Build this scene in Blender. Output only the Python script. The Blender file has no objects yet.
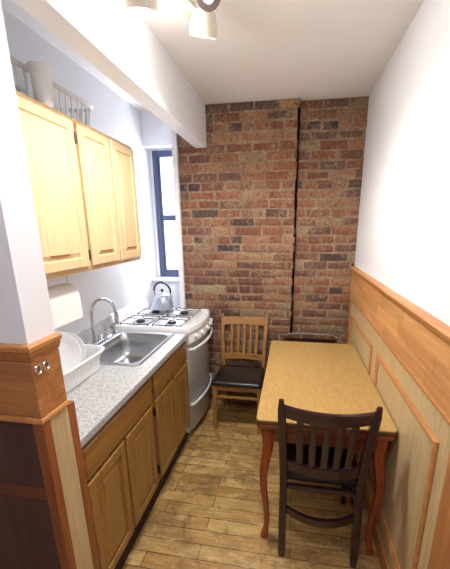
import bpy, bmesh, math, random
from mathutils import Vector, Matrix
random.seed(7)
S = bpy.context.scene
COL = S.collection
PI = math.pi

# ---------------------------------------------------------------- camera
CX, CY, CZ, YAW, PITCH, ROLL = 1.386, -2.762, 1.661, .169, -.262, -.008
FPX, PPX, PPY = 321.42, 237.86, 314.2
cy_, sy_ = math.cos(YAW), math.sin(YAW)
fw = Vector((-sy_*math.cos(PITCH), cy_*math.cos(PITCH), math.sin(PITCH)))
rt = Vector((cy_, sy_, 0)); up = rt.cross(fw)
rc, rs = math.cos(ROLL), math.sin(ROLL)
rt2 = rc*rt + rs*up; up2 = -rs*rt + rc*up
cam = bpy.data.cameras.new('camera'); co = bpy.data.objects.new('camera', cam); COL.objects.link(co)
co.matrix_world = Matrix(((rt2.x, up2.x, -fw.x, CX), (rt2.y, up2.y, -fw.y, CY), (rt2.z, up2.z, -fw.z, CZ), (0, 0, 0, 1)))
cam.sensor_fit = 'HORIZONTAL'; cam.sensor_width = 36; cam.lens = FPX/450*36
cam.shift_x = (225-PPX)/450; cam.shift_y = (PPY-284.5)/450
cam.clip_start = .05
S.camera = co

# ---------------------------------------------------------------- world, lights, exposure
w = bpy.data.worlds.new('sky'); S.world = w; w.use_nodes = True
w.node_tree.nodes['Background'].inputs[0].default_value = (.82, .9, 1, 1)
w.node_tree.nodes['Background'].inputs[1].default_value = 4.0

def light(name, kind, loc, power, col, size=.1, rot=None, sy=None, spot=None):
    d = bpy.data.lights.new(name, kind); d.energy = power; d.color = col
    if kind == 'AREA':
        d.size = size
        if sy: d.shape = 'RECTANGLE'; d.size_y = sy
    else: d.shadow_soft_size = size
    if spot: d.spot_size = spot[0]; d.spot_blend = spot[1]
    o = bpy.data.objects.new(name, d); COL.objects.link(o); o.location = loc
    if rot: o.rotation_euler = rot
    return o
light('window_daylight', 'AREA', (.25, .85, 1.85), 110, (.78, .84, 1), 1.0, (-PI/2, 0, 0), 1.7)
light('overhead_fill_light', 'AREA', (1.30, -2.75, 2.58), 13, (.93, .90, 1), .45, (0, 0, 0), .45)  # unseen area light, added above the camera as cool fill
light('track_lamp_down', 'SPOT', (.972, -1.20, 2.40), 50, (1, .97, .93), .06, (0, 0, 0), spot=(2.95, .6))
light('track_lamp_cabinets', 'SPOT', (.80, -1.28, 2.38), 24, (1, .975, .94), .10, (0, math.radians(-50), 0), spot=(2.5, .9))
light('track_lamp_glow', 'POINT', (.84, -1.34, 2.42), 5.0, (1, .97, .92), .08)
S.view_settings.view_transform = 'Standard'; S.view_settings.look = 'None'
S.view_settings.exposure = 0.3; S.view_settings.gamma = 1; S.view_settings.use_curve_mapping = False

# ---------------------------------------------------------------- materials
def lin(c):
    return tuple((v/255/12.92 if v/255 <= .04045 else ((v/255+.055)/1.055)**2.4) for v in c)
class NT:
    def __init__(s, name):
        s.m = bpy.data.materials.new(name); s.m.use_nodes = True; s.t = s.m.node_tree
        s.b = s.t.nodes['Principled BSDF']
    def n(s, ty, **kw):
        nd = s.t.nodes.new(ty)
        for k, v in kw.items():
            if k.startswith('_'): setattr(nd, k[1:], v)
            else: nd.inputs[k.replace('0', ' ') if k not in nd.inputs else k].default_value = v
        return nd
    def l(s, a, b): s.t.links.new(a, b)
    def coord(s, scale=(1, 1, 1), rot=(0, 0, 0)):
        tc = s.t.nodes.new('ShaderNodeTexCoord'); mp = s.t.nodes.new('ShaderNodeMapping')
        mp.inputs['Scale'].default_value = scale; mp.inputs['Rotation'].default_value = rot
        s.l(tc.outputs['Object'], mp.inputs['Vector']); return mp.outputs['Vector']
    def ramp(s, fac, stops):
        r = s.t.nodes.new('ShaderNodeValToRGB'); e = r.color_ramp.elements
        while len(e) < len(stops): e.new(.5)
        for i, (p, c) in enumerate(stops): e[i].position = p; e[i].color = (*c, 1)
        s.l(fac, r.inputs['Fac']); return r.outputs['Color']
    def noise(s, vec, scale, detail=4, rough=.6, dist=0):
        nd = s.t.nodes.new('ShaderNodeTexNoise'); nd.inputs['Scale'].default_value = scale
        nd.inputs['Detail'].default_value = detail; nd.inputs['Roughness'].default_value = rough
        nd.inputs['Distortion'].default_value = dist
        s.l(vec, nd.inputs['Vector']); return nd.outputs['Fac']
    def mix(s, fac, a, b, mode='MIX'):
        nd = s.t.nodes.new('ShaderNodeMix'); nd.data_type = 'RGBA'; nd.blend_type = mode
        for i, v in ((0, fac), (6, a), (7, b)):
            if hasattr(v, 'is_output'): s.l(v, nd.inputs[i])
            elif i == 0: nd.inputs[0].default_value = v
            else: nd.inputs[i].default_value = (*v, 1)
        return nd.outputs[2]
    def attr(s, name='Col'):
        a = s.t.nodes.new('ShaderNodeAttribute'); a.attribute_name = name; return a.outputs['Color']
    def bump(s, h, strength=.3, dist=.01):
        b = s.t.nodes.new('ShaderNodeBump'); b.inputs['Strength'].default_value = strength; b.inputs['Distance'].default_value = dist
        s.l(h, b.inputs['Height']); s.l(b.outputs['Normal'], s.b.inputs['Normal'])
    def col(s, c):
        if hasattr(c, 'is_output'): s.l(c, s.b.inputs['Base Color'])
        else: s.b.inputs['Base Color'].default_value = (*c, 1)

def plain(name, rgb, rough=.5, metal=0, spec=None, var=.04, scale=30, bump=0):
    t = NT(name); c = lin(rgb)
    v = t.coord(); nf = t.noise(v, scale)
    a = tuple(max(0, x*(1-var)) for x in c); b = tuple(min(1, x*(1+var)) for x in c)
    t.col(t.ramp(nf, [(.3, a), (.7, b)]))
    t.b.inputs['Roughness'].default_value = rough; t.b.inputs['Metallic'].default_value = metal
    if spec is not None: t.b.inputs['Specular IOR Level'].default_value = spec
    if bump: t.bump(nf, bump, .004)
    return t.m

def wood(name, a, b, axis='z', rough=.4, scale=1., use_attr=False, contrast=1., coat=0):
    t = NT(name); st = {'x': (1.2, 22, 22), 'y': (22, 1.2, 22), 'z': (22, 22, 1.2)}[axis]
    v = t.coord(tuple(q*scale for q in st))
    n1 = t.noise(v, 1.3, 5, .65, .8); n2 = t.noise(v, 6, 3, .7)
    c1 = t.ramp(n1, [(.5-.22/contrast, lin(a)), (.5+.2/contrast, lin(b))])
    c2 = t.ramp(n2, [(.3, (.78, .74, .7)), (.62, (1, 1, 1))])
    c = t.mix(.8, c1, c2, 'MULTIPLY')
    if use_attr: c = t.mix(1., c, t.attr(), 'MULTIPLY')
    t.col(c); t.b.inputs['Roughness'].default_value = rough; t.bump(n2, .08, .002)
    if coat: t.b.inputs['Coat Weight'].default_value = coat; t.b.inputs['Coat Roughness'].default_value = .15
    return t.m

M = {}
M['wall'] = plain('white_paint', (233, 234, 237), .7, var=.012, scale=6)
M['ceil'] = plain('ceiling_paint', (242, 240, 236), .8, var=.012, scale=5)
M['window_wall'] = plain('niche_paint', (234, 236, 244), .7, var=.012, scale=6)
M['maple'] = wood('maple_wood', (228, 196, 146), (240, 216, 172), 'z', .38, .7, contrast=.6, coat=.2)
M['maple_y'] = wood('maple_wood_rail', (212, 172, 116), (228, 196, 142), 'y', .38, .7, contrast=.6, coat=.2)
M['oak_cab'] = wood('oak_cabinet_wood', (128, 88, 40), (178, 134, 70), 'z', .35, 1.2, contrast=1, coat=.25)
M['oak_cab_y'] = wood('oak_drawer_wood', (124, 84, 38), (172, 126, 66), 'y', .35, 1.2, contrast=1, coat=.25)
M['oak_chair'] = wood('oak_chair_wood', (138, 92, 44), (188, 138, 76), 'z', .35, 1.5, coat=.3)
M['oak_chair_x'] = wood('oak_chair_rail_wood', (138, 92, 44), (188, 138, 76), 'x', .35, 1.5, coat=.3)
M['dark_chair'] = wood('dark_mahogany_wood', (30, 12, 24), (54, 24, 38), 'z', .25, 1.5, coat=.4)
M['cherry'] = wood('cherry_leg_wood', (128, 52, 22), (168, 78, 36), 'z', .25, 1.2, coat=.4)
M['apron'] = wood('cherry_apron_wood', (110, 50, 24), (150, 76, 38), 'x', .3, 1.2, coat=.3)
M['band'] = wood('wainscot_plank_wood', (194, 132, 78), (228, 172, 114), 'y', .4, .8, use_attr=True, coat=.15)
M['band_x'] = wood('pillar_plank_wood', (158, 98, 54), (200, 138, 84), 'x', .4, .8, use_attr=True, coat=.15)
M['molding'] = wood('wainscot_molding_wood', (178, 114, 62), (214, 154, 96), 'y', .4, 1, coat=.15)
M['stile'] = wood('wainscot_stile_wood', (164, 104, 58), (202, 144, 90), 'z', .4, 1, coat=.15)
M['stile_red'] = wood('post_stile_wood', (124, 66, 34), (160, 96, 54), 'z', .4, 1, coat=.15)
M['palepanel'] = wood('whitewashed_panel_wood', (188, 160, 114), (216, 194, 150), 'z', .45, 1.5, contrast=.8)
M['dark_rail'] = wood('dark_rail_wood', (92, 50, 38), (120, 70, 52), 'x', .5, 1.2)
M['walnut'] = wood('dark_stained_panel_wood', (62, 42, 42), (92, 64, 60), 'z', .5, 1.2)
M['black_vinyl'] = plain('black_vinyl', (34, 26, 26), .28, var=.15, scale=60, bump=.1)
M['white_plastic'] = plain('white_plastic', (238, 238, 238), .35)
M['white_ceramic'] = plain('white_ceramic', (245, 245, 245), .15)
M['enamel'] = plain('white_enamel', (238, 239, 240), .15, var=.01)
M['enamel_grey'] = plain('grey_oven_enamel', (180, 181, 180), .2, var=.01)
M['black_iron'] = plain('black_iron', (22, 22, 26), .4)
M['burner'] = plain('burner_pan_metal', (205, 208, 212), .3, .4)
M['chrome'] = plain('chrome', (205, 208, 214), .12, 1, var=.01)
M['steel'] = plain('brushed_steel', (186, 188, 190), .3, 1, var=.05, scale=12)
M['kettle'] = plain('kettle_steel', (186, 198, 216), .28, .55)
M['groove_shade'] = plain('groove_shade_brown', (150, 96, 54), .5)  # brown that paints in the shade of the door grooves
M['toe'] = plain('toe_kick_dark', (44, 24, 20), .7, var=.1)
M['hinge'] = plain('aged_bronze', (70, 50, 34), .4, .8)
M['blueframe'] = plain('navy_window_paint', (66, 76, 108), .45)
M['paper'] = plain('paper_towel', (245, 244, 240), .9, var=.02, scale=80, bump=.25)
M['lampwhite'] = plain('lamp_white_enamel', (225, 215, 198), .4)
M['lampbronze'] = plain('lamp_brown_metal', (128, 112, 106), .6, .1, var=.25, scale=90, bump=.3)
M['toprim'] = plain('tabletop_edge_band', (96, 62, 32), .35)
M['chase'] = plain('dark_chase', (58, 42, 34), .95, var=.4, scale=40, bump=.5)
M['seam'] = plain('dark_gap', (30, 20, 16), .9)

t = NT('lamp_bulb'); t.b.inputs['Emission Color'].default_value = (1, .95, .86, 1); t.b.inputs['Emission Strength'].default_value = 9; t.col((1, .95, .9)); M['bulb'] = t.m

t = NT('window_glass'); nt = t.t; out = nt.nodes['Material Output']
tr = nt.nodes.new('ShaderNodeBsdfTransparent'); gl = nt.nodes.new('ShaderNodeBsdfGlossy'); gl.inputs['Roughness'].default_value = .02
mx = nt.nodes.new('ShaderNodeMixShader'); mx.inputs[0].default_value = .05
t.l(tr.outputs[0], mx.inputs[1]); t.l(gl.outputs[0], mx.inputs[2]); t.l(mx.outputs[0], out.inputs['Surface']); M['glass'] = t.m

# laminate counter, speckled
t = NT('speckled_laminate'); v = t.coord()
n = t.noise(v, 170, 3, .8); n2 = t.noise(v, 70, 2, .7)
c = t.ramp(n, [(.36, lin((104, 104, 102))), (.46, lin((172, 172, 170))), (.6, lin((206, 206, 204)))])
c = t.mix(t.ramp(n2, [(.58, (0, 0, 0)), (.66, (1, 1, 1))]), c, lin((150, 146, 138)))
t.col(c); t.b.inputs['Roughness'].default_value = .3; M['laminate'] = t.m

# table top, fine mottled honey laminate
t = NT('honey_tabletop'); v = t.coord((14, 3.2, 3)); v2 = t.coord()
n = t.noise(v, 3, 6, .7, 1.2); n2 = t.noise(v2, 60, 3, .7)
c = t.ramp(n, [(.3, lin((178, 142, 82))), (.7, lin((200, 166, 106)))])
c = t.mix(.5, c, t.ramp(n2, [(.35, (.84, .8, .74)), (.6, (1, 1, 1))]), 'MULTIPLY')
t.col(c); t.b.inputs['Roughness'].default_value = .32; M['tabletop'] = t.m

# strip floor, planks across the room
t = NT('worn_oak_strip_floor'); v = t.coord()
bk = t.t.nodes.new('ShaderNodeTexBrick'); bk.offset = .37; bk.offset_frequency = 2
for k, q in (('Scale', 1), ('Brick Width', .75), ('Row Height', .083), ('Mortar Size', .0022), ('Mortar Smooth', .3), ('Bias', 0)): bk.inputs[k].default_value = q
bk.inputs['Color1'].default_value = (*lin((186, 146, 82)), 1); bk.inputs['Color2'].default_value = (*lin((220, 186, 120)), 1)
bk.inputs['Mortar'].default_value = (*lin((70, 44, 22)), 1); t.l(v, bk.inputs['Vector'])
vg = t.coord((2.2, 34, 1)); g = t.noise(vg, 2, 6, .7, .6)
c = t.mix(.85, bk.outputs['Color'], t.ramp(g, [(.3, (.58, .52, .44)), (.6, (1.05, 1.03, 1))]), 'MULTIPLY')
wn = t.noise(v, 5.5, 6, .75, .5)
c = t.mix(t.ramp(wn, [(.49, (0, 0, 0)), (.64, (.7, .7, .7))]), c, lin((112, 82, 48)))
wn2 = t.noise(t.coord((3, 9, 1)), 3.2, 5, .75)
c = t.mix(t.ramp(wn2, [(.52, (0, 0, 0)), (.7, (.7, .7, .7))]), c, lin((234, 208, 158)))
fs = t.noise(t.coord((1, 3, 1)), 55, 4, .8)
c = t.mix(t.ramp(fs, [(.56, (0, 0, 0)), (.70, (.65, .65, .65))]), c, lin((96, 66, 36)))
mb = t.noise(t.coord((1, 1.8, 1)), 3.1, 3, .6)
c = t.mix(t.ramp(mb, [(.5, (0, 0, 0)), (.66, (.5, .5, .5))]), c, lin((132, 100, 62)))
cr = t.noise(t.coord((1.6, 5, 1)), 9, 8, .8, 2.5)
c = t.mix(t.ramp(cr, [(.492, (0, 0, 0)), (.5, (.85, .85, .85)), (.508, (0, 0, 0))]), c, lin((48, 30, 16)))
t.col(c); t.b.inputs['Roughness'].default_value = .42
t.bump(bk.outputs['Fac'], -.25, .003); M['floor'] = t.m

# brick: colour attribute per brick, smeared lime mortar over it
t = NT('old_red_brick'); v = t.coord()
n = t.noise(v, 45, 6, .75); n1 = t.noise(v, 11, 5, .7)
c = t.mix(.9, t.attr(), t.ramp(n, [(.30, (.36, .34, .33)), (.5, (.88, .88, .86)), (.68, (1.35, 1.28, 1.2))]), 'MULTIPLY')
sm = t.noise(v, 34, 8, .85, .3); big = t.noise(v, 4.5, 4, .6)
ad = t.t.nodes.new('ShaderNodeMath'); ad.operation = 'MULTIPLY_ADD'; ad.inputs[1].default_value = .55; t.l(big, ad.inputs[0]); t.l(sm, ad.inputs[2]); sm = ad.outputs[0]
c = t.mix(t.ramp(sm, [(.78, (0, 0, 0)), (.90, (.75, .75, .75))]), c, lin((170, 146, 118)))
sp = t.noise(v, 120, 2, .6)
c = t.mix(t.ramp(sp, [(.64, (0, 0, 0)), (.72, (.55, .55, .55))]), c, lin((206, 188, 162)))
dk = t.noise(v, 26, 5, .8, .5)
c = t.mix(t.ramp(dk, [(.32, (.85, .85, .85)), (.46, (0, 0, 0))]), c, lin((62, 44, 36)))
t.col(c); t.b.inputs['Roughness'].default_value = .9; t.bump(n, .8, .012); M['brick'] = t.m
t = NT('lime_mortar'); v = t.coord(); n = t.noise(v, 60, 6, .8); n1 = t.noise(v, 5, 5, .7)
c = t.ramp(n, [(.3, lin((110, 90, 70))), (.5, lin((168, 144, 116))), (.72, lin((210, 192, 164)))])
c = t.mix(t.ramp(n1, [(.35, (0, 0, 0)), (.65, (.7, .7, .7))]), c, lin((112, 84, 62)))
t.col(c); t.b.inputs['Roughness'].default_value = .95; t.bump(n, .8, .01); M['mortar'] = t.m

# ---------------------------------------------------------------- mesh helpers
ORG = {}
class MB:
    def __init__(s): s.bm = bmesh.new(); s.cl = s.bm.loops.layers.float_color.new('Col'); s.tint = (1, 1, 1)
    def paint(s, faces):
        for f in faces:
            for l in f.loops: l[s.cl] = (*s.tint, 1)
    def box(s, x0, x1, y0, y1, z0, z1, bev=0, seg=2):
        vs = [s.bm.verts.new(p) for p in ((x0,y0,z0),(x1,y0,z0),(x1,y1,z0),(x0,y1,z0),(x0,y0,z1),(x1,y0,z1),(x1,y1,z1),(x0,y1,z1))]
        fs = [s.bm.faces.new([vs[i] for i in q]) for q in ((0,3,2,1),(4,5,6,7),(0,1,5,4),(1,2,6,5),(2,3,7,6),(3,0,4,7))]
        s.paint(fs)
        if bev:
            es = list({e for f in fs for e in f.edges})
            r = bmesh.ops.bevel(s.bm, geom=es, offset=min(bev, abs(x1-x0)*.45, abs(y1-y0)*.45, abs(z1-z0)*.45), segments=seg, profile=.6, affect='EDGES')
            s.paint(r['faces'])
        return s
    def loft(s, rings, cap0=True, cap1=True, closed=True, loop=False):
        R = [[s.bm.verts.new(p) for p in r] for r in rings]; n = len(R[0]); fs = []
        prs = list(zip(R, R[1:])) + ([(R[-1], R[0])] if loop else [])
        for a, b in prs:
            for i in range(n if closed else n-1):
                j = (i+1) % n; fs.append(s.bm.faces.new((a[i], a[j], b[j], b[i])))
        if not loop:
            if cap0: fs.append(s.bm.faces.new(R[0][::-1]))
            if cap1: fs.append(s.bm.faces.new(R[-1]))
        s.paint(fs); return s
    def tube(s, pts, r, seg=8, sx=1., closed=False):
        pts = [Vector(p) for p in pts]; n = len(pts)
        rad = r if isinstance(r, (list, tuple)) else [r]*n
        rings = []; prev = None
        for i, p in enumerate(pts):
            if closed: d = pts[(i+1) % n]-pts[i-1]
            else: d = pts[min(i+1, n-1)]-pts[max(i-1, 0)]
            d.normalize()
            if prev is None:
                a = Vector((0, 0, 1)) if abs(d.z) < .9 else Vector((1, 0, 0)); u = d.cross(a).normalized()
            else: u = (prev - d*prev.dot(d)).normalized()
            prev = u; v = d.cross(u)
            rings.append([p + u*math.cos(q)*rad[i]*sx + v*math.sin(q)*rad[i] for q in [2*PI*k/seg for k in range(seg)]])
        return s.loft(rings, loop=closed)
    def lathe(s, prof, c=(0, 0, 0), seg=24, mat=None, cap0=True, cap1=True):
        c = Vector(c); rings = []
        for r, z in prof:
            ring = [Vector((max(r, 1e-4)*math.cos(2*PI*k/seg), max(r, 1e-4)*math.sin(2*PI*k/seg), z)) for k in range(seg)]
            if mat: ring = [mat @ p for p in ring]
            rings.append([p+c for p in ring])
        return s.loft(rings, cap0, cap1)
    def build(s, name, mat, parent=None, world=True, smooth=35, label=None):
        bmesh.ops.recalc_face_normals(s.bm, faces=s.bm.faces)
        me = bpy.data.meshes.new(name)
        if parent is not None and world: off = ORG[parent.name]
        elif parent is None:
            vs = [v.co for v in s.bm.verts]
            off = Vector(((min(v.x for v in vs)+max(v.x for v in vs))/2, (min(v.y for v in vs)+max(v.y for v in vs))/2, min(v.z for v in vs)))
        else: off = Vector()
        bmesh.ops.translate(s.bm, verts=s.bm.verts, vec=-off)
        s.bm.to_mesh(me); s.bm.free()
        me.polygons.foreach_set('use_smooth', [True]*len(me.polygons)); me.set_sharp_from_angle(angle=math.radians(smooth))
        me.materials.append(mat)
        o = bpy.data.objects.new(name, me); COL.objects.link(o)
        if parent is None: o.location = off; ORG[o.name] = off.copy()
        else: o.parent = parent; ORG[o.name] = (ORG[parent.name] if world else Vector()).copy()
        if label: o['label'] = label
        return o
def thing(name, label, cat, loc, rz=0, group=None):
    o = bpy.data.objects.new(name, None); COL.objects.link(o); o.location = loc; o.rotation_euler = (0, 0, rz)
    o.empty_display_size = .05; ORG[o.name] = Vector(loc); tag(o, label, cat, group); return o
def tag(o, label, cat, group=None):
    o['label'] = label; o['category'] = cat
    if group: o['group'] = group
    return o
def struct(o): o['kind'] = 'structure'; return o
def sroot(name, loc):
    o = bpy.data.objects.new(name, None); COL.objects.link(o); o.location = loc; ORG[o.name] = Vector(loc); o['kind'] = 'structure'; return o
def rrect(x0, x1, y0, y1, z, r, seg=5):
    r = max(min(r, (x1-x0)/2-1e-4, (y1-y0)/2-1e-4), 1e-4); P = []
    for cx, cy, a in ((x1-r, y1-r, 0), (x0+r, y1-r, PI/2), (x0+r, y0+r, PI), (x1-r, y0+r, 3*PI/2)):
        for k in range(seg+1):
            q = a+PI/2*k/seg; P.append(Vector((cx+r*math.cos(q), cy+r*math.sin(q), z)))
    return P
def bez(P, n=24):      # Catmull-Rom through P
    P = [Vector(p) for p in P]; Q = [P[0]*2-P[1]]+P+[P[-1]*2-P[-2]]; out = []
    m = len(P)-1
    for i in range(n+1):
        t = i/n*m; k = min(int(t), m-1); f = t-k
        a, b, c, d = Q[k:k+4]
        out.append(.5*((2*b)+(-a+c)*f+(2*a-5*b+4*c-d)*f*f+(-a+3*b-3*c+d)*f**3))
    return out

# ---------------------------------------------------------------- structure
XR, H, HN, YB, YW, XB, XC = 1.905, 2.606, 2.67, .04, .28, .41, 1.388
YP0, YP1, XP = -2.012, -1.902, .65
struct(MB().box(-1.6, XR+.1, -4.4, .5, -.08, 0).build('floor', M['floor']))
b = MB(); b.box(XP+.01, XR+.1, YP0, .5, H, H+.12); b.box(-1.6, XR+.1, -4.4, YP0, H, H+.12)
struct(b.build('ceiling', M['ceil']))
struct(MB().box(-.1, .567, YP1-.05, .5, HN, HN+.1).build('ceiling_niche', M['ceil']))
struct(MB().box(XR, XR+.1, -4.4, .5, 0, H).build('wall_right', M['wall']))
struct(MB().box(-.1, 0, YP1, .5, 0, HN).build('wall_left', M['wall']))
struct(MB().box(-1.6, XR, -4.5, -4.4, 0, H).build('wall_rear', M['wall']))
struct(MB().box(-1.7, -1.6, -4.4, YP0, 0, H).build('wall_far_left', M['wall']))
# partition end that the camera looks past, and the beam running from it to the brick
b = MB(); b.box(-1.6, XP, YP0, YP1, 0, H); b.box(-1.6, .567, YP0, YP1, H, HN+.1)
struct(b.build('wall_partition', M['wall']))
b = MB(); b.box(.567, XP+.01, YP1, YB+.02, 2.296, H); b.box(.567, XP+.01, YP1, YB+.02, H, HN+.1)
struct(b.build('trim_1', M['wall']))                     # the dropped beam
# window wall in the niche
b = MB(); b.box(0, XB+.2, YW, .46, 0, 1.175); b.box(0, XB+.2, YW, .46, 2.385, HN); b.box(.42, XB+.2, YW, .46, 1.175, 2.385)
struct(b.build('wall_window', M['window_wall']))
struct(MB().box(.372, XB+.005, .012, YB+.1, 0, HN).build('trim_2', M['wall']))   # white plaster strip beside the brick

# window
wroot = sroot('window_1', (.2, .41, 1.18))
b = MB()
b.box(.002, .035, .40, .44, 1.175, 2.385); b.box(.395, .42, .40, .44, 1.175, 2.385)
b.box(.035, .395, .40, .44, 2.372, 2.385); b.box(.035, .395, .40, .44, 1.175, 1.181)
b.build('window_casing', M['window_wall'], wroot)
b = MB()
b.box(.036, .085, .385, .43, 1.182, 2.37, .004); b.box(.35, .394, .385, .43, 1.182, 2.37, .004)
b.box(.085, .35, .385, .43, 2.31, 2.37, .004); b.box(.085, .35, .385, .43, 1.182, 1.255, .004)
b.build('window_frame', M['blueframe'], wroot)
b = MB(); b.box(.0855, .108, .395, .425, 1.256, 2.309, .003); b.box(.108, .3495, .375, .425, 1.735, 1.79, .004)
b.build('sash_rail', M['blueframe'], wroot)
MB().box(.109, .3495, .408, .412, 1.256, 1.734).build('pane', M['glass'], wroot)
MB().box(.109, .3495, .408, .412, 1.791, 2.309).build('pane', M['glass'], wroot)
b = MB(); b.box(.0, .4, .235, YW+.1, 1.155, 1.18, .006)
b.build('window_sill', M['window_wall'], wroot)

# ---- brick walls: every brick a block standing proud of the mortar bed
PAL = [(144,92,68),(154,100,74),(128,84,66),(162,114,86),(142,94,76),(122,84,72),(168,124,94),(136,86,68),(116,84,76),(150,110,88)]
DARK = [(94,72,70),(86,66,64),(100,76,68)]
def bricks(name, x0, x1, yf, jag=0, seed=1, patch=False):
    rnd = random.Random(seed); root = sroot(name, ((x0+x1)/2, yf, 0))
    b = MB(); b.box(x0+.004, x1-(.006 if jag else 0), yf+.005, yf+.28, 0, H+.03); b.build('mortar_bed', M['mortar'], root)
    b = MB(); h = .0724; z = .012; k = 0
    while z < H:
        z1 = min(z+h-rnd.uniform(.012, .017), H+.01)
        header = (k % 6 == 3); L = .10 if header else .198
        x = x0 - (0 if k % 2 else L*.5) - rnd.random()*.05
        while x < x1-.012:
            ll = L*(1+rnd.uniform(-.12, .12)); xa = max(x, x0); xb_ = min(x+ll, x1+ (rnd.uniform(-.006, .008) if jag else 0)); x += ll+rnd.uniform(.011, .018)
            if xb_-xa < .02: continue
            c = lin(rnd.choice(PAL)); r = rnd.random(); zc = (z+z1)/2; xc = (xa+xb_)/2
            if r < .07: c = lin(rnd.choice(DARK))
            elif r < .12: c = lin((156, 130, 104))
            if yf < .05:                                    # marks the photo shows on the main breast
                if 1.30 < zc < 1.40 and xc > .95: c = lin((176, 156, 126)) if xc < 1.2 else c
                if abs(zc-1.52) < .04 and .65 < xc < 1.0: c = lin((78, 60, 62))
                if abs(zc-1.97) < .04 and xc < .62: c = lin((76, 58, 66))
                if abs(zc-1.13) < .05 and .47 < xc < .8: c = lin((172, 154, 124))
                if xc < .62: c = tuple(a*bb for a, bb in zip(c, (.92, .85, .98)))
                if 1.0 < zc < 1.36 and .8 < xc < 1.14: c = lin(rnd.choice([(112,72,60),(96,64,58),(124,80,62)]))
            else:
                if zc > 2.4 and 1.5 < xc < 1.72 and zc < 2.5: c = lin((84, 66, 66))
            if zc < .95: c = tuple(a*.82 for a in c)          # lower courses darker
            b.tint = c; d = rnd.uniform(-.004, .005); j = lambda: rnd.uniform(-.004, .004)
            xa2, xb2, za, zb = xa+j(), xb_+j(), z+j(), z1+j()
            y_f, y_b = yf+d, yf+.02
            nx = max(2, int((xb2-xa2)/.05)); F = []
            ring = [(xa2+(xb2-xa2)*i/nx, za+j()*.7) for i in range(nx+1)]+[(xb2-(xb2-xa2)*i/nx, zb+j()*.7) for i in range(nx+1)]
            cx_, cz_ = (xa2+xb2)/2, (za+zb)/2
            ins = [(cx_+(px-cx_)*(1-.014/(xb2-xa2)), cz_+(pz-cz_)*.8) for px, pz in ring]
            b.loft([[Vector((px, y_b, pz)) for px, pz in ring], [Vector((px, y_f+.003, pz)) for px, pz in ring], [Vector((px, y_f, pz)) for px, pz in ins]], cap0=False)
        z += h; k += 1
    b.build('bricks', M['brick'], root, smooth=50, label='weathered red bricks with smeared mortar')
    return root
bricks('wall_back', XB, XC, YB, 1, 3)
bricks('wall_back_recess', XC+.014, XR, YB+.066, 0, 8)
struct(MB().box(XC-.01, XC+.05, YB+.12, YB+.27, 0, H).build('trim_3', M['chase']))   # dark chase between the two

# ---- wainscot on the right wall
wr = sroot('trim_4', (XR-.02, -.9, 0))
YE = -2.9; XF = XR-.012
MB().box(XF, XR-.001, YE, YB+.04, 0, 1.30).build('pale_panel', M['palepanel'], wr, label='pale whitewashed wood panel')
b = MB(); rnd = random.Random(5)
for k, (za, zb) in enumerate(((1.078, 1.151), (1.152, 1.226), (1.227, 1.299))):
    y = YB+.04+rnd.random()*-.1
    ys = [YB+.06]
    while ys[-1] > YE: ys.append(ys[-1]-rnd.uniform(.35, .6))
    for ya, yb in zip(ys, ys[1:]):
        q = rnd.uniform(.82, 1.08); b.tint = (q, q*rnd.uniform(.95, 1.02), q*rnd.uniform(.9, 1.02))
        b.box(XF-.008, XF, max(yb, YE)+.001, ya, za, zb, .0015, 1)
b.build('plank_band', M['band'], wr)
b = MB(); prof = [(0, 1.298), (-.014, 1.300), (-.016, 1.306), (-.022, 1.312), (-.024, 1.322), (-.034, 1.328), (-.036, 1.338), (-.03, 1.342), (.012, 1.342), (.012, 1.298)]
b.loft([[Vector((XF+dx, y, z)) for dx, z in prof] for y in (YE, YB+.05)]); b.build('cap_rail', M['molding'], wr)
b = MB(); b.box(XF-.012, XF, YE, YB+.04, 1.066, 1.078, .003); b.build('lower_bead', M['molding'], wr)
b = MB(); b.box(XF-.008, XF, -2.0, -1.815, .1, 1.066, .002); b.box(XF-.008, XF, .005, YB+.05, .1, 1.066, .002)
b.build('stile', M['stile'], wr)
b = MB(); b.box(XF-.014, XF, YE, YB+.05, 0, .1, .004); b.build('base_rail', M['molding'], wr)
def picture_frame(ya, yb, za, zb):
    w_ = .03; prof = [(0, 0), (.008, 0), (.013, .006), (.008, .012), (.010, .020), (.006, .030), (0, .030)]
    rings = []
    for d, ins in prof:
        rings.append([Vector((XF-d, ya-ins, za+ins)), Vector((XF-d, yb+ins, za+ins)), Vector((XF-d, yb+ins, zb-ins)), Vector((XF-d, ya-ins, zb-ins))])
    MB().loft(rings, loop=True).build('panel_molding', M['molding'], wr, smooth=25)
picture_frame(-.02, -.79, .2, .95); picture_frame(-.92, -1.735, .2, .962)

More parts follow.
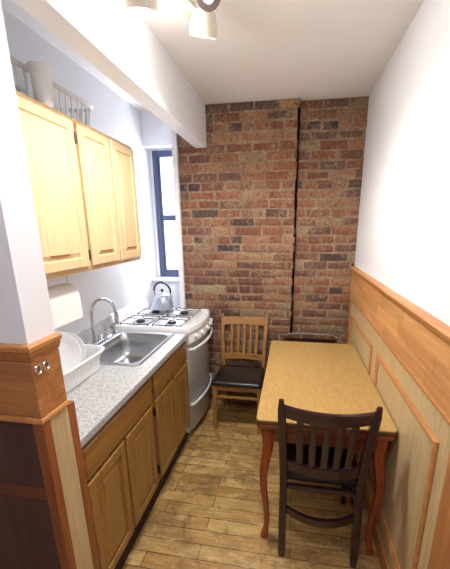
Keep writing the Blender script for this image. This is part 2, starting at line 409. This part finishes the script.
# ---- wainscot round the partition end
wp = sroot('trim_5', (XP, YP0, 0))
E_ = .005
def around(b, prof, z_is=1):
    # profile (offset out, z) swept along the front face, round the corner, along the right face
    path = lambda o: [(-1.55, YP0-o), (XP+o, YP0-o), (XP+o, YP1+.0)]
    rings = []
    for i in range(3):
        rings.append([Vector((path(o)[i][0], path(o)[i][1], z)) for o, z in prof])
    b.loft(rings)
MB_ = MB(); around(MB_, [(0, 1.292), (.007, 1.296), (.009, 1.304), (.014, 1.312), (.015, 1.322), (.021, 1.328), (.022, 1.340), (.018, 1.345), (0, 1.345)]); MB_.build('cap_rail', M['molding'], wp)
MB_ = MB(); around(MB_, [(0, 1.088), (.009, 1.09), (.011, 1.098), (.008, 1.106), (0, 1.108)]); MB_.build('lower_bead', M['molding'], wp)
b = MB()
for k, (za, zb) in enumerate(((1.109, 1.168), (1.1685, 1.23), (1.2305, 1.292))):
    q = (1., .86, .95)[k]; b.tint = (q, q, q); b.box(XP, XP+E_, YP0-E_, YP1, za, zb, .0012, 1)
    q = (.9, 1., .88)[k]; b.tint = (q, q, q); b.box(-1.55, XP, YP0-E_, YP0, za, zb, .0012, 1)
b.build('plank_band', M['band_x'], wp)
MB().box(XP, XP+.002, YP0, YP1, 0, 1.088).build('pale_panel', M['palepanel'], wp)
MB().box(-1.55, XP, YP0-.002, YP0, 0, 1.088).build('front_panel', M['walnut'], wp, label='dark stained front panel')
b = MB(); b.box(XP-.03, XP+.0019, YP0-.007, YP0-.002, 0, 1.088, .002); b.box(XP+.002, XP+.007, YP0-.007, YP0+.024, 0, 1.088, .002)
b.build('stile', M['stile_red'], wp)
MB().box(.55, XP+.004, YP1+.0005, -1.8695, 0, 1.086, .002).build('end_stile', M['stile_red'], wp)
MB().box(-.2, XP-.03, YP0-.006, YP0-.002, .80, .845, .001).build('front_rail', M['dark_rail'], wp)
for i, yy in enumerate((-2.0, -1.968)):
    b = MB(); cs = [Vector((XP+.0085, yy+.011*math.cos(a), 1.262+.014*math.sin(a))) for a in [2*PI*k/14 for k in range(14)]]
    b.tube(cs, .0032, 6, closed=True)
    tag(b.build('ring_hook', M['chrome']), ('nearer' if i == 0 else 'farther')+' of two tiny pale rings on the wooden post below its cap rail', 'hook', 'tiny rings on the post')

# ---------------------------------------------------------------- kitchen cabinets
def door_mesh(ya, yb, za, zb, xf, t=.019, inset=.045):
    b = MB(); R = lambda i, x: [Vector((x, ya+i, za+i)), Vector((x, yb-i, za+i)), Vector((x, yb-i, zb-i)), Vector((x, ya+i, zb-i))]
    b.loft([R(0, xf), R(0, xf+t-.006), R(.006, xf+t), R(inset, xf+t), R(inset+.004, xf+t-.008), R(inset+.010, xf+t-.009), R(inset+.028, xf+t-.002), R(inset+.030, xf+t-.001)])
    return b
def slab(ya, yb, za, zb, xf, t=.019):
    b = MB(); R = lambda i, x: [Vector((x, ya+i, za+i)), Vector((x, yb-i, za+i)), Vector((x, yb-i, zb-i)), Vector((x, ya+i, zb-i))]
    b.loft([R(0, xf), R(0, xf+t-.007), R(.004, xf+t-.003), R(.010, xf+t)]); return b
def hinge(y, z, xf, parent):
    b = MB(); b.box(xf, xf+.004, y-.011, y+.011, z-.025, z+.025, .001, 1)
    b.tube([(xf+.008, y, z-.026), (xf+.008, y, z+.026)], .0045, 8); b.build('hinge', M['hinge'], parent)

def upper(ya, yb, doors, label, hinges):
    r = thing('wall_cabinet', label, 'cabinet', ((.16), (ya+yb)/2, 1.448))
    b = MB(); b.box(.001, .300, ya, yb, 1.455, 2.165); b.build('body', M['maple_y'], r)
    b = MB()
    b.box(.300, .3175, ya, yb, 1.448, 1.482, .002); b.box(.300, .3175, ya, yb, 2.150, 2.178, .002)
    for y in (ya, yb-.02): b.box(.300, .3175, y, y+.02, 1.482, 2.150, .001)
    b.build('face_frame', M['maple_y'], r)
    for (a, c) in doors:
        d = door_mesh(a, c, 1.472, 2.158, .318).build('door', M['maple'], r, smooth=20)
        MB().box(.3375, .3392, (a+c)/2-.065, (a+c)/2+.065, 1.540, 1.548, .0008, 1).build('groove_shade_strip', M['groove_shade'], d)  # thin brown strip standing in for the shade of a routed groove
        for hy, side in hinges:
            if abs(hy-a) < .03 or abs(hy-c) < .03:
                hinge(hy, 1.53, .3176, d); hinge(hy, 2.09, .3176, d)
    return r
upper(-1.66, -1.192, [(-1.645, -1.210)], 'light maple wall cabinet with one door, beside the white pillar and above paper towels', [(-1.198, 1)])
upper(-1.190, -.592, [(-1.180, -.897), (-.882, -.606)], 'light maple wall cabinet with two doors, farther one toward the window', [(-1.1935, 0)])

def base(ya, yb, drawer, doors, label, hy):
    r = thing('base_cabinet', label, 'cabinet', (.3, (ya+yb)/2, 0))
    b = MB(); b.box(.02, .59, ya, ya+.018, .13, .83); b.box(.02, .59, yb-.018, yb, .13, .83); b.box(.02, .589, ya+.018, yb-.018, .1305, .15); b.box(.02, .03, ya+.018, yb-.018, .15, .83)
    b.build('body', M['oak_cab'], r)
    b = MB(); b.box(.59, .61, ya, yb, .84, .874, .001); b.box(.59, .61, ya, yb, .692, .712, .001); b.box(.59, .61, ya, yb, .13, .158, .001)
    m_ = (doors[0][1]+doors[1][0])/2
    for y0, y1 in ((ya, ya+.03), (yb-.03, yb), (m_-.018, m_+.018)): b.box(.589, .6095, y0, y1, .13, .874, .001)
    b.build('face_frame', M['oak_cab_y'], r)
    slab(drawer[0], drawer[1], .706, .848, .611).build('drawer', M['oak_cab_y'], r, smooth=20)
    for i, (a, c) in enumerate(doors):
        d = door_mesh(a, c, .152, .692, .611).build('door', M['oak_cab'], r, smooth=20)
        h = a-.0075 if i == 0 else c+.0075
        hinge(h, .22, .6102, d); hinge(h, .62, .6102, d)
    MB().box(.560, .588, ya+.001, yb-.001, 0, .1295).build('toe_kick', M['toe'], r)
base(-1.862, -1.2, (-1.835, -1.228), [(-1.837, -1.552), (-1.534, -1.246)], 'golden oak base cabinet nearest the camera, beside the wooden post', 0)
base(-1.199, -.588, (-1.182, -.604), [(-1.184, -.905), (-.882, -.606)], 'golden oak base cabinet under the sink, beside the stove', 0)

# worktop with a real sink cut-out
SX0, SX1, SY0, SY1 = .075, .555, -1.215, -.635
r = thing('countertop', 'speckled grey laminate countertop with backsplash, holding the sink and dish rack', 'countertop', (.32, -1.22, .875))
b = MB(); z0, z1 = .8755, .914; c0, c1, d0, d1 = SX0+.03, SX1-.025, SY0+.03, SY1-.03
b.box(.001, c0, -1.868, -.588, z0, z1); b.box(c1, .628, -1.868, -.588, z0, z1); b.box(c0, c1, -1.868, d0, z0, z1); b.box(c0, c1, d1, -.588, z0, z1)
b.build('slab', M['laminate'], r)
b = MB(); prof = [(.628, z0-.004), (.634, z0-.004), (.640, z0+.002), (.642, z0+.02), (.640, z1-.004), (.634, z1), (.628, z1)]
b.loft([[Vector((x, y, z)) for x, z in prof] for y in (-1.868, -.588)]); b.build('front_edge', M['laminate'], r)
MB().box(.001, .02, -1.868, -.588, .9145, 1.005, .004).build('backsplash', M['laminate'], r)

# sink
r = thing('kitchen_sink', 'stainless steel single-bowl sink set in the speckled countertop', 'sink', (.3, -.92, .914))
b = MB(); bx0, bx1, by0, by1 = .155, .525, -1.178, -.668
b.loft([rrect(SX0, SX1, SY0, SY1, .9145, .03), rrect(SX0, SX1, SY0, SY1, .9165, .03), rrect(SX0+.004, SX1-.004, SY0+.004, SY1-.004, .921, .028),
        rrect(SX0+.01, SX1-.01, SY0+.01, SY1-.01, .9185, .026), rrect(bx0-.006, bx1+.006, by0-.006, by1+.006, .9185, .06), rrect(bx0, bx1, by0, by1, .914, .055),
        rrect(bx0+.008, bx1-.008, by0+.008, by1-.008, .85, .055), rrect(bx0+.014, bx1-.014, by0+.014, by1-.014, .775, .055), rrect(bx0+.03, bx1-.03, by0+.03, by1-.03, .753, .05),
        rrect(bx0+.06, bx1-.06, by0+.06, by1-.06, .748, .04), rrect(bx0+.14, bx1-.14, by0+.2, by1-.2, .745, .03)], cap0=False)
b.build('bowl', M['steel'], r, smooth=50)
MB().lathe([(.045, .7462), (.045, .749), (.036, .7485), (.03, .7465), (.0, .7465)], ((bx0+bx1)/2, (by0+by1)/2, 0), 24).build('drain', M['chrome'], r)

# faucet
r = thing('kitchen_faucet', 'chrome gooseneck faucet with two handles at the back of the sink', 'faucet', (.105, -.92, .9195))
b = MB(); b.loft([rrect(.085, .128, -.985, -.745, .9192, .02), rrect(.085, .128, -.985, -.745, .928, .02), rrect(.09, .123, -.98, -.75, .932, .018)]); b.build('base_plate', M['chrome'], r)
b = MB(); b.tube([(.105, -.93, .93), (.105, -.93, .96)], [.017, .014], 14)
b.tube(bez([(.105, -.93, .95), (.105, -.93, 1.10), (.107, -.915, 1.165), (.115, -.86, 1.203), (.13, -.79, 1.195), (.142, -.735, 1.15), (.146, -.715, 1.10), (.147, -.71, 1.075)], 30), .0095, 12)
b.build('spout', M['chrome'], r)
b = MB(); b.tube([(.147, -.71, 1.09), (.148, -.708, 1.05), (.148, -.708, 1.01), (.148, -.708, .995)], [.012, .015, .016, .013], 14); b.build('spray_head', M['chrome'], r)
for y in (-.875, -.80):
    b = MB(); b.lathe([(.016, .931), (.014, .945), (.009, .958), (.009, .966), (.0, .968)], (.105, y, 0), 14)
    b.tube([(.105, y, .962), (.118, y+.012, .972), (.14, y+.024, .985)], [.006, .005, .006], 8); b.build('handle', M['chrome'], r)
b = MB(); b.lathe([(.018, .9192), (.017, .93), (.010, .937), (.010, .955), (.013, .965), (.013, .985), (.009, .998), (.0, 1.0)], (.108, -.69, 0), 16)
tag(b.build('side_sprayer', M['chrome']), 'short chrome side sprayer standing on the sink deck toward the stove', 'sprayer')

# ---------------------------------------------------------------- stove
r = thing('gas_stove', 'white bow-front gas range with oven below, in the corner by the window', 'stove', (.33, -.28, 0))
YS0, YS1 = -.582, .028; ymid = (YS0+YS1)/2; hw = (YS1-YS0)/2
def bow(y, xe, d): q = (y-ymid)/hw; return xe+d*(1-q*q)
ys_ = [YS0+(YS1-YS0)*i/16 for i in range(17)]
b = MB(); b.box(.03, .605, YS0, YS1-.002, .05, .905); b.build('body', M['enamel'], r)
b = MB(); b.box(.06, .58, YS0+.03, YS1-.03, 0, .05); b.build('plinth', M['seam'], r)
def bowed(za, zb, xe, d, t, name, mat, ins=0.003, slope=0):
    b = MB(); rings = []
    ys2 = [YS0+ins+(YS1-YS0-2*ins)*i/16 for i in range(17)]
    for y in ys2:
        x = bow(y, xe, d); rings.append([Vector((x-t, y, za)), Vector((x+slope-.004, y, za)), Vector((x+slope, y, za+.006)), Vector((x, y, zb-.006)), Vector((x-.005, y, zb)), Vector((x-t, y, zb))])
    b.loft(rings); return b.build(name, mat, r)
# cooktop
b = MB()
top = [Vector((.03, YS0, 0)), Vector((.03, YS1, 0))] + [Vector((bow(y, .645, .052), y, 0)) for y in reversed(ys_)]
ctr = Vector((.33, ymid, 0))
sc = lambda k, z: [Vector((ctr.x+(p.x-ctr.x)*k, ctr.y+(p.y-ctr.y)*k, z)) for p in top]
b.loft([sc(1, .905), sc(1, .932), sc(.985, .942), sc(.93, .942), sc(.915, .936)]); b.build('cooktop', M['enamel'], r)
bowed(.815, .905, .632, .054, .03, 'control_panel', M['enamel'], slope=.010)
dr = bowed(.335, .805, .622, .052, .03, 'oven_door', M['enamel_grey'])
dw = bowed(.065, .325, .619, .050, .03, 'drawer', M['enamel_grey'])
def handle(z, xe, d, parent, out=.045):
    b = MB(); P = []
    P.append((bow(YS0+.03, xe, d)-.002, YS0+.03, z-.004))
    for i in range(13):
        y = YS0+.03+(YS1-YS0-.06)*i/12; P.append((bow(y, xe, d)+out, y, z))
    P.append((bow(YS1-.03, xe, d)-.002, YS1-.03, z-.004))
    b.tube(P, .013, 10, sx=.8); b.build('handle', M['enamel'], parent)
handle(.770, .622, .052, dr, .034); handle(.300, .619, .050, dw, .018)
for i, y in enumerate((-.50, -.40, -.277, -.155, -.055)):
    x = bow(y, .638, .054); mt = Matrix.Rotation(PI/2, 4, 'Y')
    b = MB(); b.lathe([(.021, 0), (.021, .006), (.017, .010), (.015, .018), (.0, .020)], (x+.004, y, .862), 16, mt)
    b.box(x+.020, x+.030, y-.0035, y+.0035, .848, .876, .002); k = b.build('knob', M['enamel'], r)
b = MB(); prof = [(.005, .942), (.006, 1.02), (.012, 1.028), (.022, 1.028), (.032, 1.02), (.055, .942)]
b.loft([[Vector((x, y, z)) for x, z in prof] for y in (YS0+.002, YS1-.002)])
b.build('backguard', M['enamel'], r)
MB().box(.0415, .0455, -.40, -.30, .978, .984).build('badge', M['burner'], r)
BX, BY = (.195, .46), (-.44, -.145)
for x in BX:
    for y in BY:
        b = MB(); b.lathe([(.088, .9362), (.090, .939), (.084, .9375), (.05, .9368), (.0, .9368)], (x, y, 0), 24); p = b.build('burner_pan', M['burner'], r)
        b = MB(); b.lathe([(.034, .9372), (.034, .950), (.028, .956), (.0, .957)], (x, y, 0), 18); b.build('burner_cap', M['black_iron'], p)
        b = MB(); g = .122; gx = .118; zt = .966
        cs = rrect(x-gx, x+gx, y-g, y+g, zt-.012, .02, 3); b.tube(cs, .0035, 6, closed=True)
        for sx, sy in ((1, 0), (-1, 0), (0, 1), (0, -1)):
            e = Vector((x+sx*gx, y+sy*g, zt-.012)); i_ = Vector((x+sx*.03, y+sy*.03, zt))
            b.tube([e, e+Vector((-sx*.012, -sy*.012, .012)), i_], .0035, 6)
        for sx in (-1, 1):
            for sy in (-1, 1):
                b.tube([(x+sx*(gx-.006), y+sy*(g-.006), zt-.012), (x+sx*(gx-.006), y+sy*(g-.006), .9425 if abs(sy)>2 else .938)], .0035, 6)
        b.build('grate', M['black_iron'], r)

# kettle
KX, KY, KZ = .255, -.11, .9705
r = thing('tea_kettle', 'pale steel tea kettle with black loop handle on the rear stove burner', 'kettle', (KX, KY, KZ))
b = MB(); b.lathe([(.0, KZ), (.088, KZ), (.094, KZ+.006), (.094, KZ+.02), (.088, KZ+.06), (.076, KZ+.10), (.056, KZ+.125), (.046, KZ+.128), (.0, KZ+.13)], (KX, KY, 0), 32); b.build('body', M['kettle'], r)
b = MB(); b.tube([(KX+.06, KY-.035, KZ+.07), (KX+.085, KY-.045, KZ+.10), (KX+.11, KY-.055, KZ+.128)], [.019, .014, .011], 12); s_ = b.build('spout', M['kettle'], r)
b = MB(); b.lathe([(.045, KZ+.128), (.04, KZ+.138), (.02, KZ+.145), (.0, KZ+.146)], (KX, KY, 0), 24); ld = b.build('lid', M['kettle'], r)
b = MB(); b.lathe([(.006, KZ+.145), (.006, KZ+.152), (.013, KZ+.158), (.013, KZ+.17), (.006, KZ+.176), (.0, KZ+.177)], (KX, KY, 0), 14); b.build('knob', M['black_iron'], ld)
b = MB(); A = [(-.066, .095), (-.08, .14), (-.072, .19), (-.04, .222), (0, .232), (.04, .222), (.072, .19), (.08, .14), (.066, .095)]
b.tube(bez([(KX+u*1.12, KY-u*.4, KZ+z) for u, z in A], 28), [.004]*5+[.009]*19+[.004]*5, 10); b.build('handle', M['black_iron'], r)

# ---------------------------------------------------------------- baskets, dishes, towel
def basket(name, label, x0, x1, y0, y1, z, h, bars, flare=.03, group=None, n=44, sw=.0125):
    r = thing(name, label, 'dish rack', ((x0+x1)/2, (y0+y1)/2, z))
    f = flare; b = MB()
    b.loft([rrect(x0+f, x1-f, y0+f, y1-f, z+.002, .06), rrect(x0+f-.008, x1-f+.008, y0+f-.008, y1-f+.008, z+.004, .06), rrect(x0+f-.012, x1-f+.012, y0+f-.012, y1-f+.012, z+.03, .06),
            rrect(x0+f-.007, x1-f+.007, y0+f-.007, y1-f+.007, z+.03, .055), rrect(x0+f, x1-f, y0+f, y1-f, z+.009, .05)]); b.build('base', M['white_plastic'], r)
    lo = rrect(x0+f-.009, x1-f+.009, y0+f-.009, y1-f+.009, z+.03, .06, bars); hi = rrect(x0+.006, x1-.006, y0+.006, y1-.006, z+h-.008, .07, bars)
    b = MB()
    def dense(P, m):
        out = []
        for i in range(len(P)):
            a, c = P[i], P[(i+1) % len(P)]; k = max(1, int((c-a).length/m))
            out += [a+(c-a)*q/k for q in range(k)]
        return out
    def resample(P, n):
        L = [0]
        for i in range(len(P)): L.append(L[-1]+(P[(i+1) % len(P)]-P[i]).length)
        out = []
        for k in range(n):
            t = L[-1]*k/n; i = max(j for j in range(len(P)) if L[j] <= t); q = (t-L[i])/max(L[i+1]-L[i], 1e-9)
            out.append(P[i]+(P[(i+1) % len(P)]-P[i])*q)
        return out
    A, B = resample(lo, n), resample(hi, n); cen = Vector(((x0+x1)/2, (y0+y1)/2, 0))
    for i in range(n):
        d = (A[(i+1) % n]-A[i-1]).normalized()*sw; o = Vector((-d.y, d.x, 0)).normalized()*.0018
        b.loft([[A[i]-d-o, A[i]+d-o, A[i]+d+o, A[i]-d+o], [B[i]-d-o, B[i]+d-o, B[i]+d+o, B[i]-d+o]])
    b.build('slatted_side', M['white_plastic'], r)
    b = MB(); b.loft([rrect(x0, x1, y0, y1, z+h-.02, .07), rrect(x0-.012, x1+.012, y0-.012, y1+.012, z+h-.004, .08), rrect(x0-.012, x1+.012, y0-.012, y1+.012, z+h, .08), rrect(x0+.002, x1-.002, y0+.002, y1-.002, z+h, .07), rrect(x0+.006, x1-.006, y0+.006, y1-.006, z+h-.02, .066)], loop=True)
    b.build('rim', M['white_plastic'], r)
    return r
basket('dish_rack', 'white plastic dish rack on the countertop, holding plates beside the sink', .08, .385, -1.62, -1.225, .9155, .115, 6)
basket('dish_rack', 'white slotted dish rack stored on top of the wall cabinets', .04, .214, -1.47, -.79, 2.1795, .17, 6, n=34, sw=.009)
def plate(c, rad, tilt, az, label):
    m = Matrix.Rotation(az, 4, 'Z') @ Matrix.Rotation(tilt, 4, 'Y')
    b = MB(); b.lathe([(0, 0), (rad*.55, 0), (rad*.62, .003), (rad*.97, .016), (rad, .018), (rad*.985, .0205), (rad*.62, .0075), (rad*.54, .0045), (0, .0045)], c, 40, m)
    tag(b.build('dinner_plate', M['white_ceramic']), label, 'plate', 'white plates in the dish rack')
plate((.22, -1.42, 1.048), .122, PI/2-.2, -PI/2+.5, 'large white plate standing in the countertop dish rack, in front')
plate((.21, -1.35, 1.035), .110, PI/2-.2, -PI/2+.5, 'white plate standing behind the larger one in the countertop dish rack')
b = MB(); b.lathe([(.0, 2.179), (.036, 2.179), (.044, 2.335), (.0465, 2.34), (.043, 2.34), (.034, 2.184), (0, 2.184)], (.282, -1.315, 0), 24)
tag(b.build('plastic_cup', M['white_plastic']), 'white plastic tumbler standing in front of the dish rack on the wall cabinets', 'cup')

# paper towel on its holder
r = thing('paper_towel_holder', 'white paper towel roll on holder under the wall cabinets', 'paper towel', (.17, -1.24, 1.2))
PY0, PY1, PX_, PZ = -1.50, -1.20, .17, 1.305; mt = Matrix.Rotation(-PI/2, 4, 'X')
b = MB(); b.lathe([(.02, 0), (.071, 0), (.074, .004), (.074, PY1-PY0-.004), (.071, PY1-PY0), (.02, PY1-PY0)], (PX_, PY0, PZ), 36, mt, False, False); b.build('roll', M['paper'], r)
b = MB(); P = [(PX_+.0745, PZ+.0), (PX_+.076, PZ-.05), (PX_+.075, PZ-.08), (PX_+.077, PZ-.115)]
b.loft([[Vector((x, PY0+.005, z)), Vector((x+.001, PY0+.005, z)), Vector((x+.001, PY1-.005, z)), Vector((x, PY1-.005, z))] for x, z in P]); b.build('loose_sheet', M['paper'], r)
b = MB(); b.tube([(PX_, PY0-.014, PZ), (PX_, PY1+.014, PZ)], .0075, 10)
for y in (PY0-.014, PY1+.014): b.tube([(PX_, y, PZ-.01), (PX_, y, 1.446)], .005, 8)
b.box(PX_-.015, PX_+.015, PY0-.02, PY1+.02, 1.4425, 1.4475, .001); b.build('bracket', M['white_plastic'], r)

# ---------------------------------------------------------------- table
TX0, TX1, TY0, TY1, TZ = 1.236, 1.889, -1.392, -.236, .761
r = thing('dining_table', 'honey laminate dining table with curved cherry legs against the wainscot', 'table', ((TX0+TX1)/2, (TY0+TY1)/2, 0))
b = MB(); b.loft([rrect(TX0+.001, TX1-.001, TY0+.001, TY1-.001, TZ-.004, .022), rrect(TX0+.003, TX1-.003, TY0+.003, TY1-.003, TZ, .02)], cap0=True); b.build('tabletop', M['tabletop'], r)
b = MB(); b.loft([rrect(TX0+.004, TX1-.004, TY0+.004, TY1-.004, TZ-.026, .02), rrect(TX0, TX1, TY0, TY1, TZ-.022, .022), rrect(TX0, TX1, TY0, TY1, TZ-.006, .022), rrect(TX0+.001, TX1-.001, TY0+.001, TY1-.001, TZ-.0042, .022)]); b.build('edge_band', M['toprim'], r)
b = MB(); b.loft([rrect(TX0+.006, TX1-.006, TY0+.008, TY1-.008, TZ-.054, .02), rrect(TX0+.003, TX1-.003, TY0+.004, TY1-.004, TZ-.05, .022), rrect(TX0+.003, TX1-.003, TY0+.004, TY1-.004, TZ-.032, .022), rrect(TX0+.008, TX1-.008, TY0+.01, TY1-.01, TZ-.0262, .022)]); b.build('extension_leaf', M['apron'], r)
b = MB(); ax0, ax1, ay0, ay1 = TX0+.035, TX1-.035, TY0+.035, TY1-.035
b.box(ax0+.02, ax1-.02, ay0, ay0+.02, .622, TZ-.0545); b.box(ax0+.02, ax1-.02, ay1-.02, ay1, .622, TZ-.0545)
b.box(ax0, ax0+.02, ay0+.02, ay1-.02, .622, TZ-.0545); b.box(ax1-.02, ax1, ay0+.02, ay1-.02, .622, TZ-.0545); b.build('apron', M['apron'], r)
def cab_leg(x, y, ox, oy):
    b = MB(); rings = []
    spec = [(.706, .0, .029), (.66, .0, .029), (.62, -.002, .028), (.57, -.001, .026), (.50, .006, .023), (.42, .012, .020), (.32, .010, .0175), (.22, .003, .0155), (.12, -.002, .0145), (.06, 0, .0145), (.03, .004, .017), (.01, .007, .019), (0, .007, .017)]
    pts = bez([(o, h, z) for z, o, h in spec], 36)
    for p in pts:
        o, h, z = p; cx, cy = x+ox*o*1.4, y+oy*o*1.4
        rings.append(rrect(cx-h, cx+h, cy-h, cy+h, max(z, 0), h*.45, 3))
    b.loft(rings); b.build('leg', M['cherry'], r, smooth=60)
for x, ox in ((TX0+.056, -1), (TX1-.056, 1)):
    for y, oy in ((TY0+.056, -1), (TY1-.056, 1)): cab_leg(x, y, ox, oy)

# ---------------------------------------------------------------- chairs (front towards local -y)
def slat_chair(label, loc, rz, mv, mh, nslat, seatlabel, hs=1., wtop=.2, curve=.035, sw=.0125, pt=0):
    r = thing('dining_chair', label, 'chair', loc, rz)
    kw = dict(parent=r, world=False)
    zs = .445
    # rear posts, one piece with the rear legs
    def post(z):  # (x half, y, half-thickness x, half y) at height z
        if z < zs: q = z/zs; return .180+.002*q, .205-.03*q, .016, .017+.003*q
        q = (z-zs)/(.91-zs); return .182+(wtop-.182)*q, .175+.02*q+.07*q*q, .017-.001*q, .017-.003*q
    for s in (-1, 1):
        rings = []
        for i in range(19):
            z = .915*hs*i/18; zz = z/hs; x, y, a, c = post(zz); a += pt; c += pt; k = .8 if i == 0 else (1 if i < 17 else (.9, .55)[i-17])
            rings.append(rrect(s*x-a*k, s*x+a*k, y-c*k, y+c*k, z + (0 if i < 18 else .004), .007, 3))
        MB().loft(rings).build('rear_leg', mv, smooth=60, **kw)
    for s in (-1, 1):
        b = MB(); b.loft([rrect(s*.186-h, s*.186+h, -.185-h, -.185+h, z, .005, 3) for z, h in ((0, .013), (.01, .014), (.3, .018), (.418, .019))])
        b.build('front_leg', mv, **kw)
    def curved(za, zb, t, yoff, cv, wadd=0, n=14):
        b = MB(); rings = []
        for i in range(n+1):
            q = -1+2*i/n; ring = []
            for z, dy in ((za, -t), (za, t), (zb, t), (zb, -t)):
                x, y, a, c = post(z); xx = q*(x-a+.004+wadd); ring.append(Vector((xx, y+yoff+cv*(1-q*q)+dy, z*hs)))
            rings.append(ring)
        b.loft(rings); return b
    curved(.822, .888, .010, 0, curve).build('top_rail', mh, smooth=30, **kw)
    curved(.505, .556, .010, 0, curve*.8).build('lower_rail', mh, smooth=30, **kw)
    for i in range(nslat):
        q = -1+2*(i+1)/(nslat+1); b = MB(); rings = []
        for k in range(7):
            z = .548+(.828-.548)*k/6; x, y, a, c = post(z); cv = curve*(.8+.2*k/6)
            cx = q*(x-a)*.97; yy = y+cv*(1-q*q)+.004*math.sin(PI*k/6)
            rings.append(rrect(cx-sw, cx+sw, yy-.005, yy+.005, z*hs, .003, 2))
        b.loft(rings); b.build('back_slat', mv, **kw)
    b = MB()
    b.box(-.172, .172, -.200, -.180, .375, .419, .002); b.box(-.164, .164, .163, .183, .392, .419, .002)
    for s in (-1, 1): b.box(min(s*.178, s*.196), max(s*.178, s*.196), -.168, .158, .375, .419, .002)
    b.build('seat_frame', mh, **kw)
    b = MB(); R = lambda ins, z, rr: [Vector((p.x*(1-.10*max(0, (p.y+.2)/.4)), p.y, z)) for p in rrect(-.212+ins, .212-ins, -.218+ins, .150-ins, z, rr, 6)]
    b.loft([R(.004, .4195, .03), R(0, .425, .035), R(-.001, .440, .036), R(.006, .452, .035), R(.03, .460, .04), R(.09, .465, .05)]); b.build('seat', M['black_vinyl'], label=seatlabel, smooth=60, **kw)
    b = MB(); b.box(-.170, .170, -.192, -.178, .300, .322, .003); b.build('stretcher', mh, **kw)
    for s in (-1, 1):
        b = MB(); b.box(min(s*.178, s*.190), max(s*.178, s*.190), -.168, .172, .235, .257, .003); b.build('stretcher', mh, **kw)
    rings = [[Vector((-.168+.336*i/10, .190+curve*1.3*(1-(-1+.2*i)**2)+dy, z)) for z, dy in ((.262, -.009), (.262, .009), (.300, .009), (.300, -.009))] for i in range(11)]
    MB().loft(rings).build('stretcher', mh, **kw)
    return r
slat_chair('golden oak slat-back chair with black seat, between the stove and the table', (.973, -.235, 0), 0, M['oak_chair'], M['oak_chair_x'], 5, 'glossy black vinyl seat', wtop=.203, hs=.985)
slat_chair('dark mahogany slat-back chair pushed in at the near end of the table', (1.562, -1.228, 0), PI, M['dark_chair'], M['dark_chair'], 5, 'black vinyl seat', hs=1.02, wtop=.203, curve=.045, sw=.0155, pt=.003)

# folded tubular chair behind the table
r = thing('folding_chair', 'chrome tube chair behind the far end of the table, only its top visible', 'chair', (1.565, -.10, 0))
zt = .77; yb_ = -.055
b = MB(); P = [(1.345, yb_-.10, 0.012), (1.345, yb_-.05, .35), (1.345, yb_-.01, zt-.05), (1.36, yb_, zt-.018), (1.40, yb_, zt-.004), (1.565, yb_, zt), (1.73, yb_, zt-.004), (1.77, yb_, zt-.018), (1.785, yb_-.01, zt-.05), (1.785, yb_-.05, .35), (1.785, yb_-.10, .012)]
b.tube(bez(P, 50), .008, 10); b.build('back_frame', M['chrome'], r)
b = MB(); P = [(1.375, yb_-.035, .012), (1.375, yb_-.055, .35), (1.375, yb_-.075, .58), (1.755, yb_-.075, .58), (1.755, yb_-.055, .35), (1.755, yb_-.035, .012)]
b.tube(P, .009, 8); b.build('front_frame', M['chrome'], r)
b = MB(); b.box(1.358, 1.772, yb_-.024, yb_-.008, .52, .735, .006); b.build('backrest', M['hinge'], r)
b = MB(); b.box(1.39, 1.74, yb_-.105, yb_-.08, .20, .56, .01); b.build('seat', M['black_vinyl'], r)

# ---------------------------------------------------------------- ceiling light
r = thing('track_light', 'white and brown ceiling spotlight fixture with its lamps lit', 'ceiling light', (.93, -1.13, H))
b = MB(); b.box(.88, .92, -1.5, -1.0, H-.03, H-.0005, .004); b.build('track', M['lampwhite'], r)
def head(c, d, rad, L, mat, name):
    d = Vector(d).normalized(); m = d.to_track_quat('Z', 'Y').to_matrix().to_4x4()
    b = MB(); b.lathe([(0, 0), (rad*.72, .0), (rad*.8, .01), (rad, L*.55), (rad, L), (rad*(.55 if 'spot' in name else .86), L), (rad*(.53 if 'spot' in name else .84), L*.7), (0, L*.68)], c, 26, m)
    b.tube([Vector(c)+d*L*.3, (.9, c[1]-.03 if c[1] < -1.1 else c[1], H-.03)], .008, 8)
    h = b.build(name, mat, r)
    k = .62 if 'spot' in name else 1; b = MB(); b.lathe([(0, L*.72), (rad*.55*k, L*.74), (rad*.78*k, L*.85), (rad*.7*k, L*.93), (0, L*.97)], c, 20, m); b.build('bulb', M['bulb'], h)
head((.985, -1.18, 2.54), (-.2, .40, -1), .060, .085, M['lampwhite'], 'lamp_head')
head((1.04, -1.31, 2.52), (.06, -.75, -.55), .046, .05, M['lampbronze'], 'spotlight_head')
head((.815, -1.42, 2.53), (-.1, .2, -1), .06, .10, M['lampwhite'], 'lamp_head')
